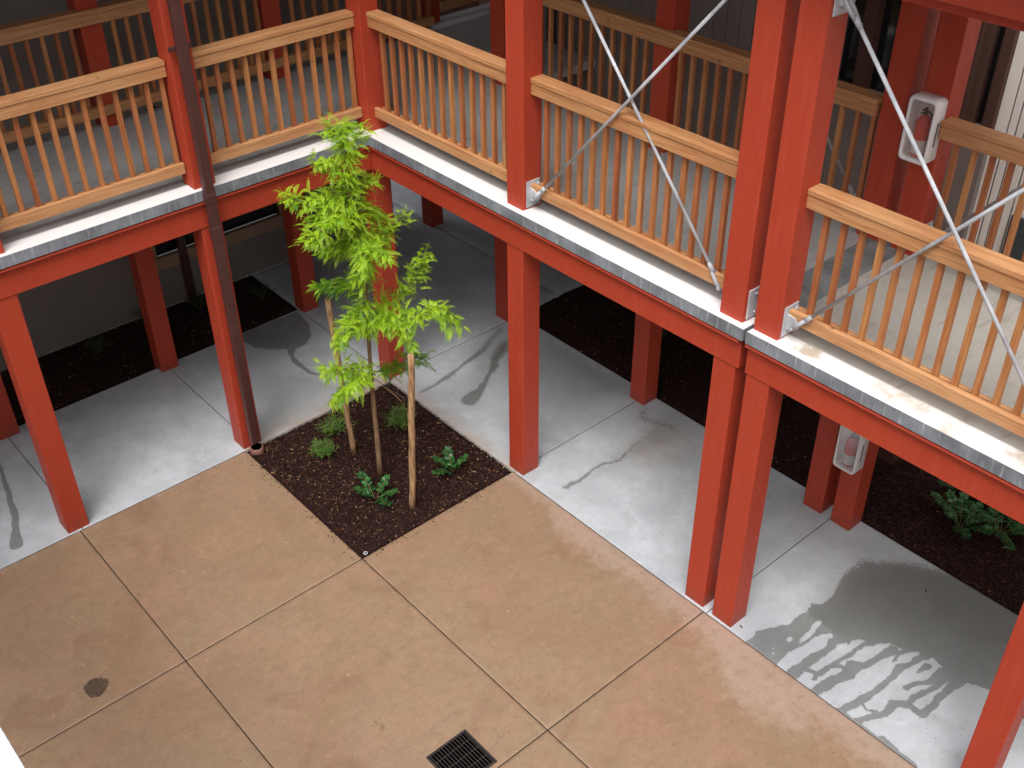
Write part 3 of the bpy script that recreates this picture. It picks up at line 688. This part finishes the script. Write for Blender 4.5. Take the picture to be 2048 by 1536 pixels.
# ------------------------------------------------------------------ downspout on the left wing post
ds = empty('downspout', (1.640, .055, 0)); tag(ds, 'dark brown square downspout running down the left wing post into the tree bed', 'downspout')
MB().box(-.042, .042, -.022, .040, .10, 5.1, .006, 2).build('pipe', SPOUT, ds)
m = MB(); m.box(-.0455, .0455, -.0255, .0435, 2.30, 2.42, .004); m.build('coupling', SPOUT, ds)
m = MB(); m.box(-.0455, .0455, -.0255, .0435, H - .10, H - .02, .003); m.build('coupling', SPOUT, ds)
bm = bmesh.new(); mb = MB(); mb.bm.free(); mb.bm = bm
prof = [(.045, .10), (.045, .03), (.062, .0), (.072, .0), (.072, .05), (.060, .075), (.052, .075), (.052, .02)]
mb.tube([(0, .02, -.02), (0, .02, .045), (0, .02, .05), (0, .02, .05), (0, .02, -.0)], [.066, .066, .062, .052, .052], 24, False); mb.build('collar', CLAY, ds)
MB().box(-.09, .09, -.05, -.03, 3.9, 3.94, .002).build('strap', SPOUT, ds)

# ------------------------------------------------------------------ buildings behind
lb = empty('building', (1, -2.93, 0)); tag(lb, 'shaded lap sided building behind the left wing with a dark low window', 'building')
m = MB(); z = .03
WX0, WX1, WZ0, WZ1 = -.55, 1.05, .64, 1.75
def lap(m, x0, x1, z):
    m.prism([(-3.05, z), (-2.925, z), (-2.935, z + .148), (-3.05, z + .148)], 0, x0, x1)
z = .0
while z < 5.4:
    if z + .1 > WZ0 and z < WZ1: lap(m, -2.2, WX0, z); lap(m, WX1, 7., z)
    elif 3.35 < z < 4.9: lap(m, -2.2, 2.05, z); lap(m, 3.3, 7., z)
    else: lap(m, -2.2, 7., z)
    z += .15
part(m, 'wall', LAP, lb)
def window_x(x0, x1, z0, z1, par, y=-2.93, sill=.10):
    fr_ = MB(); t = .06
    fr_.box(x0 - t, x0, y - .05, y + .03, z0 - .02, z1 + t); fr_.box(x1, x1 + t, y - .05, y + .03, z0 - .02, z1 + t); fr_.box(x0, x1, y - .05, y + .03, z1, z1 + t)
    xm = (x0 + x1) / 2; fr_.box(xm - .02, xm + .02, y - .05, y + .01, z0, z1)
    wo = part(fr_, 'window', TRIM, par)
    p = MB().box(x0, x1, y - .045, y - .035, z0, z1).build('pane', GLASS); p.parent = wo
    s_ = MB(); s_.box(x0 - t, x1 + t, y - .02, y + .05, z0 - .045, z0 - .001, .004); s_.box(x0 - t, x1 + t, y - .02, y + .03, z0 - .16, z0 - .046, .003); q = s_.build('sill', TRIM); q.parent = wo
window_x(WX0, WX1, WZ0, WZ1, lb); window_x(2.05 + .06, 3.24, 3.5, 4.8, lb)
wp = MB(); wp.box(.715, .80, -2.905, -2.83, .0, 2.35, .006); o = wp.build('downspout', SPOUT); tag(o, 'dark downspout against the shaded left wall, behind the mulch strip', 'downspout')
wp = MB(); wp.box(1.25, 1.31, -2.905, -2.84, H, 5.3, .006); o = wp.build('downspout', SPOUT); tag(o, 'dark upper downspout on the wall behind the left back railing', 'downspout')

rb = empty('building', (-2.95, 2, 0)); tag(rb, 'building behind the right wing, taupe boards in shade and cream siding at right', 'building')
m = MB(); y = -.6; k = 0
segs = []
while y < 2.70:
    m.box(-3.06, -2.88, y, y + .145, .0, 5.4); y += .15; k += 1
m.box(-3.06, -2.895, -.6, 2.72, .0, 5.4)
m.box(-3.06, -2.88, 2.72, 4.293, .0, H + .55); m.box(-3.06, -2.88, 2.72, 4.0, 4.85, 5.4)
part(m, 'wall', TAUPE, rb)
m = MB(); m.box(-3.06, -2.86, 2.72, 2.80, H + .55, 4.85, .003); m.box(-3.06, -2.86, 3.04, 3.15, H + .55, 4.85, .003); m.box(-3.06, -2.86, 3.75, 4.06, H + .551, 4.85, .003); m.box(-3.06, -2.90, 4.05, 4.13, H + .55, 5.4, .003); m.box(-3.06, -2.89, 4.205, 4.292, .3, 5.4, .003)
wf = part(m, 'window', BROWN, rb)
o = MB().box(-3.0, -2.97, 2.80, 4.205, H + .55, 4.85).build('pane', GLASS); o.parent = wf
m = MB(); y = 4.294; ws = [.105, .068, .066, .068, .064, .07, .066]; i = 0
while y < 8.4:
    w_ = ws[i % 7]; m.box(-3.06, -2.94, y, y + w_ - .014, .02, 6.2, .002); y += w_; i += 1
part(m, 'siding', CREAM, rb)
part(MB().box(-3.05, -2.962, 4.296, 8.4, .03, 6.19), 'groove_shade', BROWN, rb)  # dark brown sheet paints the shadow inside the siding grooves
m = MB(); m.box(-2.94, -2.915, 4.62, 5.5, 1.6, H - .05, .003); part(m, 'panel', simple('slate_panel', (.055, .065, .075), .5), rb)
part(MB().box(-5.2, -5.0, -4.5, -.0, 0, 5.4), 'back_wall', BROWN, lb)  # passage walls given dark brown to deepen the shade there
part(MB().box(-5.2, -2.88, -.75, -.61, 0, 5.4), 'side_wall', BROWN, rb)
part(MB().box(-5.2, -2.2, -4.6, -4.45, 0, 5.4), 'back_wall', BROWN, lb)
bxo = MB().box(-2.90, -2.72, 4.08, 4.26, -.01, .16, .01).build('recess_block', BROWN); tag(bxo, 'small dark block standing in for the dark recess low at the cream siding corner', 'box')  # solid dark block takes the place of a dark wall recess
# unseen buildings round the court, added to cut side light under the galleries
OUT = m_siding('unseen_wall_siding', (.5, .47, .42))
ob = empty('building', (7, 5, 0)); tag(ob, 'unseen building across the courtyard behind the camera, added to block side light', 'building')
part(MB().box(9.3, 9.5, -3, 12, 0, 5.5), 'wall', OUT, ob)
o2 = empty('building', (3, 11, 0)); tag(o2, 'unseen building closing the courtyard right of the camera, added to block side light', 'building')
part(MB().box(-1.9, 9.2, 13, 13.2, 0, 6.5), 'wall', OUT, o2)

# ------------------------------------------------------------------ drains and small ground things
dg = empty('drain_grate', ((GX0 + GX1) / 2, (GY0 + GY1) / 2, 0)); tag(dg, 'square black slotted drain grate in the tan pavement at the bottom of the photo', 'drain')
hw = (GX1 - GX0) / 2
m = MB()
m.box(-hw, hw, -hw, -hw + .016, .001, .010, .001); m.box(-hw, hw, hw - .016, hw, .001, .010, .001); m.box(-hw, -hw + .016, -hw + .016, hw - .016, .001, .010, .001); m.box(hw - .016, hw, -hw + .016, hw - .016, .001, .010, .001)
m.build('frame', IRON, dg)
MB().box(-hw + .016, hw - .016, -hw + .016, hw - .016, .001, .0035).build('pit_shade', DARKIN, dg)  # thin black sheet paints the darkness below the bars
m = MB(); nb = 13
for i in range(nb):
    x = -hw + .016 + (i + .5) * (2 * hw - .032) / nb; m.box(x - .003, x + .003, -hw + .016, hw - .016, .005, .0095)
for j in range(1, 4):
    y = -hw + j * hw / 2; m.box(-hw + .016, hw - .016, y - .003, y + .003, .0097, .0115)
m.build('grille', IRON, dg)
rg = empty('bubbler_ring', (1.67, 1.925, 0)); tag(rg, 'tiny grey pipe ring at the front corner of the tree bed', 'pipe ring')
MB().tube([(.016 * math.cos(a), .016 * math.sin(a), .012) for a in [i * math.pi / 8 for i in range(17)]], .005, 8, False).build('ring', PVC, rg)
MB().tube([(0, 0, -.02), (0, 0, .011)], .013, 12).build('cap', BLACK, rg)
o = MB().tube([(.118, .051, .012), (.125, .16, .022), (.128, .28, .018), (.14, .40, .014)], .0035, 6).build('twig', STAKE); tag(o, 'thin pale twig lying on mulch at the back corner of the tree bed', 'twig')
for i, (x, y, a, lb_) in enumerate([(-1.55, 5.35, .5, 'black twig lying on the wet grey walkway at right'), (-.1, 4.58, 1.2, 'tiny dark pebble beside the foot of the foreground paired post')]):
    o = MB().tube([(x, y, .005), (x + .03 * math.cos(a), y + .03 * math.sin(a), .008)], .005, 6).build('debris', BLACK); tag(o, lb_, 'debris')
n = 170; V = []; F = []
for i in range(n):
    e_ = random.choice([0, 1]); o_ = abs(random.gauss(0, .045)) + .002; t_ = random.random()
    x, y = ((1.722 + o_, 1.95 * t_) if e_ else (1.72 * t_, 1.95 + o_)); a = random.uniform(0, 6.28); l = random.uniform(.003, .012); w_ = random.uniform(.0012, .003)
    if x < .05: continue
    c_, s_ = math.cos(a), math.sin(a); b = len(V)
    for zz in (.0012, .0045):
        for u, v in ((-l, -w_), (l, -w_ * .5), (l, w_ * .5), (-l, w_)): V.append((x + u * c_ - v * s_, y + u * s_ + v * c_, zz))
    F += [(b + 4, b + 5, b + 6, b + 7), (b, b + 1, b + 5, b + 4), (b + 1, b + 2, b + 6, b + 5), (b + 2, b + 3, b + 7, b + 6), (b + 3, b, b + 4, b + 7)]
tag(raw('spilled_bark', V, F, CHIP, None, {'tint': [random.random() * .9 for _ in V]}), 'bark crumbs spilled over the front edges of the tree bed', 'mulch', kind='stuff')
# scattered grit
n = 500; gx = RNG.uniform(-1.8, 6, n); gy = RNG.uniform(-1.8, 8, n); ok = ~((gx > -.02) & (gx < 1.74) & (gy > -.02) & (gy < 1.97)) & ~((gx < 0) & (gy < 0) & (gx + gy < -2.4))
gx = gx[ok]; gy = gy[ok]; n = len(gx); sz = RNG.uniform(.0015, .0045, n)
V = []; F = []
for i in range(n):
    a = RNG.uniform(0, 6.28); c, s = math.cos(a), math.sin(a); q = sz[i]
    P = [(gx[i] + q * 1.6 * c, gy[i] + q * 1.6 * s, .001), (gx[i] - q * s, gy[i] + q * c, .001), (gx[i] - q * 1.4 * c, gy[i] - q * 1.4 * s, .001), (gx[i] + q * s, gy[i] - q * c, .001), (gx[i], gy[i], .001 + q)]
    b = len(V); V += P; F += [(b, b + 1, b + 4), (b + 1, b + 2, b + 4), (b + 2, b + 3, b + 4), (b + 3, b, b + 4)]
tag(raw('grit', V, F, simple('grit', (.07, .04, .03), .8, 0, .5, 40, 0)), 'specks of grit and bark scattered over the wet pavement', 'grit', kind='stuff')

# ------------------------------------------------------------------ stakes
def stake(label, p0, p1, r):
    e = empty('tree_stake', p0); tag(e, label, 'stake', 'wooden tree stakes in the square bed')
    d = Vector(p1) - Vector(p0); N = 14
    pts = [d * (i / N) + Vector((random.uniform(-.004, .004), random.uniform(-.004, .004), 0)) for i in range(N + 1)]; pts[0] = d * (-.03)
    MB().tube(pts, [r * random.uniform(.94, 1.06) for _ in pts], 9, True, .10).build('pole', STAKE, e); return e
stake('peeled wooden stake left of the tree trunk, its top tucked under leaves', (.958, .721, 0), (1.012, .674, 1.72), .027)
stake('bright peeled wooden stake right of the tree trunk, standing free', (1.011, 1.72, 0), (.944, 1.778, 1.665), .029)

# ------------------------------------------------------------------ tree
TR = [(0.981, 1.192, -0.03), (0.984, 1.195, .25), (0.976, 1.188, 0.508), (.985, 1.20, .80), (0.977, 1.196, 1.123), (0.97, 1.202, 1.491), (0.96, 1.21, 1.942), (0.951, 1.218, 2.322), (0.969, 1.202, 2.639), (0.996, 1.179, 2.858), (1.003, 1.173, 3.092), (0.991, 1.184, 3.257), (0.995, 1.18, 3.43), (1.007, 1.17, 3.498)]
BR = [[(0.991, 1.184, 3.257), (0.888, 1.207, 3.376), (0.832, 1.216, 3.395)], [(0.992, 1.183, 3.318), (1.081, 1.172, 3.452), (1.112, 1.158, 3.485)],
 [(0.998, 1.177, 3.029), (1.145, 1.183, 3.181), (1.257, 1.151, 3.258)], [(0.996, 1.179, 2.944), (0.843, 1.18, 2.959), (0.761, 1.185, 2.956)],
 [(0.993, 1.182, 2.815), (1.193, 1.167, 2.899), (1.374, 1.143, 2.95), (1.507, 1.106, 3.032)], [(0.966, 1.205, 2.639), (1.202, 1.265, 2.789), (1.405, 1.287, 2.741), (1.486, 1.283, 2.726)],
 [(0.966, 1.205, 2.639), (0.952, 0.952, 2.304), (1.032, 0.684, 2.224)], [(0.957, 1.213, 2.55), (1.048, 1.399, 2.479), (1.146, 1.446, 2.311)],
 [(0.96, 1.21, 2.414), (0.773, 1.214, 2.438), (0.644, 1.22, 2.531), (0.563, 1.264, 2.611)], [(0.96, 1.21, 2.414), (0.943, 1.424, 2.495), (0.907, 1.521, 2.432)],
 [(0.964, 1.207, 1.745), (0.757, 1.254, 1.829), (0.564, 1.29, 1.939), (0.434, 1.296, 2.11), (0.395, 1.303, 2.218)],
 [(0.967, 1.204, 1.644), (0.855, 1.46, 1.843), (0.744, 1.662, 1.916), (0.666, 1.836, 2.036), (0.593, 1.927, 1.856)],
 [(0.964, 1.207, 1.695), (0.939, 1.361, 1.808), (0.901, 1.593, 1.853), (0.877, 1.68, 1.689)],
 [(0.954, 1.215, 2.134), (0.971, 1.002, 1.999), (1.006, 0.773, 1.901), (1.075, 0.607, 1.825)], [(0.967, 1.204, 1.594), (1.11, 1.279, 1.793), (1.259, 1.321, 1.829), (1.322, 1.32, 1.709)],
 [(0.975, 1.197, 1.256), (1.124, 1.227, 1.342), (1.305, 1.242, 1.409), (1.451, 1.207, 1.45)], [(0.979, 1.194, 1.203), (1.158, 1.303, 1.267), (1.34, 1.344, 1.273), (1.432, 1.33, 1.18)],
 [(0.975, 1.197, 1.203), (0.738, 1.138, 1.087), (0.512, 1.136, 1.117), (0.369, 1.167, 1.067)], [(0.981, 1.192, 2.772), (0.828, 1.192, 2.719), (0.729, 1.173, 2.588), (0.709, 1.163, 2.301)],
 [(0.957, 1.213, 1.942), (1.042, 1.271, 1.907), (1.18, 1.284, 1.874)], [(0.997, 1.178, 2.923), (0.995, 0.849, 2.601), (1.071, 0.65, 2.506)]]
#        leaves per metre, tint base for each branch
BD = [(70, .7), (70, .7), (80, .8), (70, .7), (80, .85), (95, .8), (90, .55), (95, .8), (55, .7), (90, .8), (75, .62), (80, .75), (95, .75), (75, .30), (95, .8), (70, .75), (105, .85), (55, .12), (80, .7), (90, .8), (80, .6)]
class Leaves:
    def __init__(s): s.V = []; s.F = []; s.T = []; s.n = 0
    def quad(s, a, b, c, d, t):
        s.V += [a, b, c, d]; s.F.append((s.n, s.n + 1, s.n + 2, s.n + 3)); s.T += [t] * 4; s.n += 4
    def leaflet(s, p, d, nrm, L, W, t, fold=.25):
        side = d.cross(nrm).normalized() * (W / 2); mid = p + d * (L * .5); tip = p + d * L - nrm * (L * .12)
        s.quad(p, mid + side + nrm * W * fold * .4, tip, mid - side + nrm * W * fold * .4, t)
    def compound(s, p, d, L, pairs, ll, lw, t, droop=.6):
        pos = Vector(p); dirn = Vector(d).normalized(); st = L / pairs; side = dirn.cross(Vector((0, 0, 1)))
        side = side.normalized() if side.length > .1 else Vector((1, 0, 0))
        side = (side + Vector([random.gauss(0, .25) for _ in range(3)])).normalized()
        for i in range(pairs + 1):
            q = pos + dirn * st; nrm = side.cross(dirn).normalized()
            rw = side * .0012
            s.quad(pos - rw, pos + rw, q + rw, q - rw, t * .6)
            if i > 0:
                f = math.sin(math.pi * (.18 + .72 * i / pairs)) ** .6
                for sg in (-1, 1):
                    ld = (side * sg * .95 + dirn * .38 - nrm * random.uniform(.05, .35)).normalized()
                    s.leaflet(pos, ld, nrm, ll * f * random.uniform(.85, 1.15), lw * random.uniform(.85, 1.15), min(1, max(0, t + random.gauss(0, .07))))
            pos = q; dirn = (dirn + Vector((0, 0, -droop * st / L * (.4 + i / pairs)))).normalized()
        s.leaflet(pos, dirn, side.cross(dirn).normalized(), ll, lw, t)
    def build(s, name, mat, par):
        return raw(name, s.V, s.F, mat, par, {'tint': s.T})
tr = empty('tree', (0, 0, 0)); tr.location = (.981, 1.192, 0)
tag(tr, 'slender young locust tree with yellow green feathery leaves, staked in the square bed', 'tree')
T0 = Vector((.981, 1.192, 0)); rel = lambda p: Vector(p) - T0
nT = len(TR); MB().tube([rel(p) for p in TR], [max(.005, .029 * (1 - .86 * (i / (nT - 1)) ** .8)) for i in range(nT)], 10, True, .06).build('trunk', BARK, tr)
lv = Leaves(); bmB = []
def along(pts, t):
    seg = [(Vector(b) - Vector(a)).length for a, b in zip(pts, pts[1:])]; tot = sum(seg); d = t * tot
    for (a, b), l in zip(zip(pts, pts[1:]), seg):
        if d <= l or (a, b) == (pts[-2], pts[-1]): return Vector(a).lerp(Vector(b), min(1, d / l)), (Vector(b) - Vector(a)).normalized(), tot
        d -= l
for bi, (pts, (dens, tint)) in enumerate(zip(BR, BD)):
    MB().tube([rel(p) for p in pts], [.008 * (1 - .75 * i / (len(pts) - 1)) + .001 for i in range(len(pts))], 6).build('branch', TWIG if bi % 3 else BARK, tr)
    _, _, tot = along(pts, 0); nn = int(dens * 3.1 * tot)
    for k in range(nn):
        t = .12 + .88 * (k + random.random()) / nn
        p, d, _ = along(pts, t)
        p = p + Vector([random.gauss(0, .03) for _ in range(3)])
        a = random.uniform(0, 6.283); rad = Vector((math.cos(a), math.sin(a), random.uniform(-.25, .75)))
        rad = (rad - d * rad.dot(d) * .5 + d * random.uniform(.1, .9)).normalized()
        L = random.uniform(.08, .165) * (1 - .35 * t)
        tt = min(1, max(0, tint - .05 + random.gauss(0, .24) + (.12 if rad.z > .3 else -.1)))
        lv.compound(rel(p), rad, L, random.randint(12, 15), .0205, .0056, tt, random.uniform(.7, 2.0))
    p, d, _ = along(pts, 1.)                      # pale unfolding sprig at the tip
    for k in range(5):
        dd = (d + Vector((random.gauss(0, .5), random.gauss(0, .5), random.uniform(.1, .9)))).normalized()
        lv.compound(rel(p), dd, random.uniform(.05, .09), 6, .012, .005, min(1, tint + .1), .25)
# leaves straight off the leader
for k in range(520):
    z = 1.62 + (3.5 - 1.62) * (k / 520) ** .8; i = max(j for j in range(nT) if TR[j][2] <= z); i = min(i, nT - 2)
    f = (z - TR[i][2]) / (TR[i + 1][2] - TR[i][2]); p = Vector(TR[i]).lerp(Vector(TR[i + 1]), f)
    if 1.75 < z < 2.15 and random.random() < .6: continue
    a = random.uniform(0, 6.283); rad = Vector((math.cos(a), math.sin(a), random.uniform(0, .8))).normalized()
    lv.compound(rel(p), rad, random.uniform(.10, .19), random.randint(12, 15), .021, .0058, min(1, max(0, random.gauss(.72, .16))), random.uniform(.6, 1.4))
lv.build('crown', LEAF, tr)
tie = MB(); tie.tube([rel((.977 + .035 * math.cos(a), 1.197 + .035 * math.sin(a), 1.17 + .004 * math.sin(3 * a))) for a in [i * math.pi / 6 for i in range(13)]], .006, 6, False)
tie.tube([rel((.985, 1.23, 1.17)), rel((.99, 1.45, 1.19)), rel((.985, 1.72, 1.20))], .003, 5); o = tie.build('tie', BLACK, tr)

# ------------------------------------------------------------------ shrubs
def shrub(label, x, y, r, h, kind, nst, group='low shrubs in the square tree bed', z=0., dark=False):
    e = empty('shrub', (x, y, z)); tag(e, label, 'shrub', group)
    st = MB(); L = Leaves()
    for i in range(nst):
        a = 6.283 * (i + random.random() * .7) / nst; rr = r * math.sqrt(random.uniform(.15 if kind == 'fine' else .45, 1)) * random.uniform(.75, 1.25); hh = h * random.uniform(.55, 1) * (1 - .35 * rr / r)
        p0 = Vector((0, 0, -.01)); p2 = Vector((rr * math.cos(a), rr * math.sin(a), hh)); p1 = p2 * .5 + Vector((0, 0, hh * .18))
        st.tube([p0, p1, p2], [.004, .003, .0015], 5)
        if kind == 'fine':
            for k in range(46):
                t = random.uniform(.3, 1); p = p0.lerp(p1, t * 2) if t < .5 else p1.lerp(p2, t * 2 - 1)
                d = Vector((random.gauss(0, 1), random.gauss(0, 1), random.uniform(0, 1.2))).normalized()
                p = p + d * random.uniform(0, .045)
                L.leaflet(p, d, Vector((random.gauss(0, .4), random.gauss(0, .4), 1)).normalized(), random.uniform(.018, .036), .0065, random.random() ** 1.2 * (.6 + .4 * t))
        else:
            # glossy leaflets in pairs up arching stems
            for k in range(9):
                t = .3 + .7 * k / 8; p = p0.lerp(p1, t * 2) if t < .5 else p1.lerp(p2, t * 2 - 1)
                d = (p2 - p0).normalized(); s_ = d.cross(Vector((0, 0, 1))).normalized()
                for sg in (-1, 1):
                    ld = (s_ * sg + d * .3 + Vector((0, 0, random.uniform(-.1, .4)))).normalized()
                    nr = (Vector((0, 0, 1)) + d * -.3 + Vector([random.gauss(0, .2) for _ in range(3)])).normalized()
                    L.leaflet(p, ld, nr, random.uniform(.042, .064), random.uniform(.026, .036), random.random(), .5)
            L.leaflet(p2, (p2 - p0).normalized(), Vector((0, 0, 1)), .05, .028, .9)
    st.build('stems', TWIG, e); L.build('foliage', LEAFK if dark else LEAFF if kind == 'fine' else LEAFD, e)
    return e
shrub('yellowish fine leaved shrub nearest the left corner of the tree bed', 1.20, .56, .135, .17, 'fine', 24)
shrub('green fine leaved shrub just behind the left stake', .93, .36, .17, .22, 'fine', 20)
shrub('bushy green fine leaved shrub at the back of the tree bed', .38, .70, .17, .24, 'fine', 26)
shrub('glossy broad leaved shrub at the front of the bed between trunk and right stake', 1.19, 1.40, .21, .22, 'broad', 6)
shrub('glossy broad leaved shrub alone in the right corner of the tree bed', .43, 1.58, .19, .26, 'broad', 5)
grp = 'shrubs in the daylit mulch at right'
for i, (x, y, r, h, lab) in enumerate([(-2.42, 5.14, .22, .30, 'glossy shrub nearest the walkway in the right mulch bed'), (-2.62, 5.42, .26, .34, 'largest glossy shrub in the right mulch bed'),
        (-2.88, 5.0, .24, .34, 'glossy shrub furthest back, touching the red beam edge'), (-3.0, 5.35, .26, .4, 'dark glossy shrub half hidden by the red beam at right')]):
    shrub(lab, x, y, r * 1.15, h, 'broad', 11, grp)
grp = 'dim shrubs in the shaded left mulch strip'
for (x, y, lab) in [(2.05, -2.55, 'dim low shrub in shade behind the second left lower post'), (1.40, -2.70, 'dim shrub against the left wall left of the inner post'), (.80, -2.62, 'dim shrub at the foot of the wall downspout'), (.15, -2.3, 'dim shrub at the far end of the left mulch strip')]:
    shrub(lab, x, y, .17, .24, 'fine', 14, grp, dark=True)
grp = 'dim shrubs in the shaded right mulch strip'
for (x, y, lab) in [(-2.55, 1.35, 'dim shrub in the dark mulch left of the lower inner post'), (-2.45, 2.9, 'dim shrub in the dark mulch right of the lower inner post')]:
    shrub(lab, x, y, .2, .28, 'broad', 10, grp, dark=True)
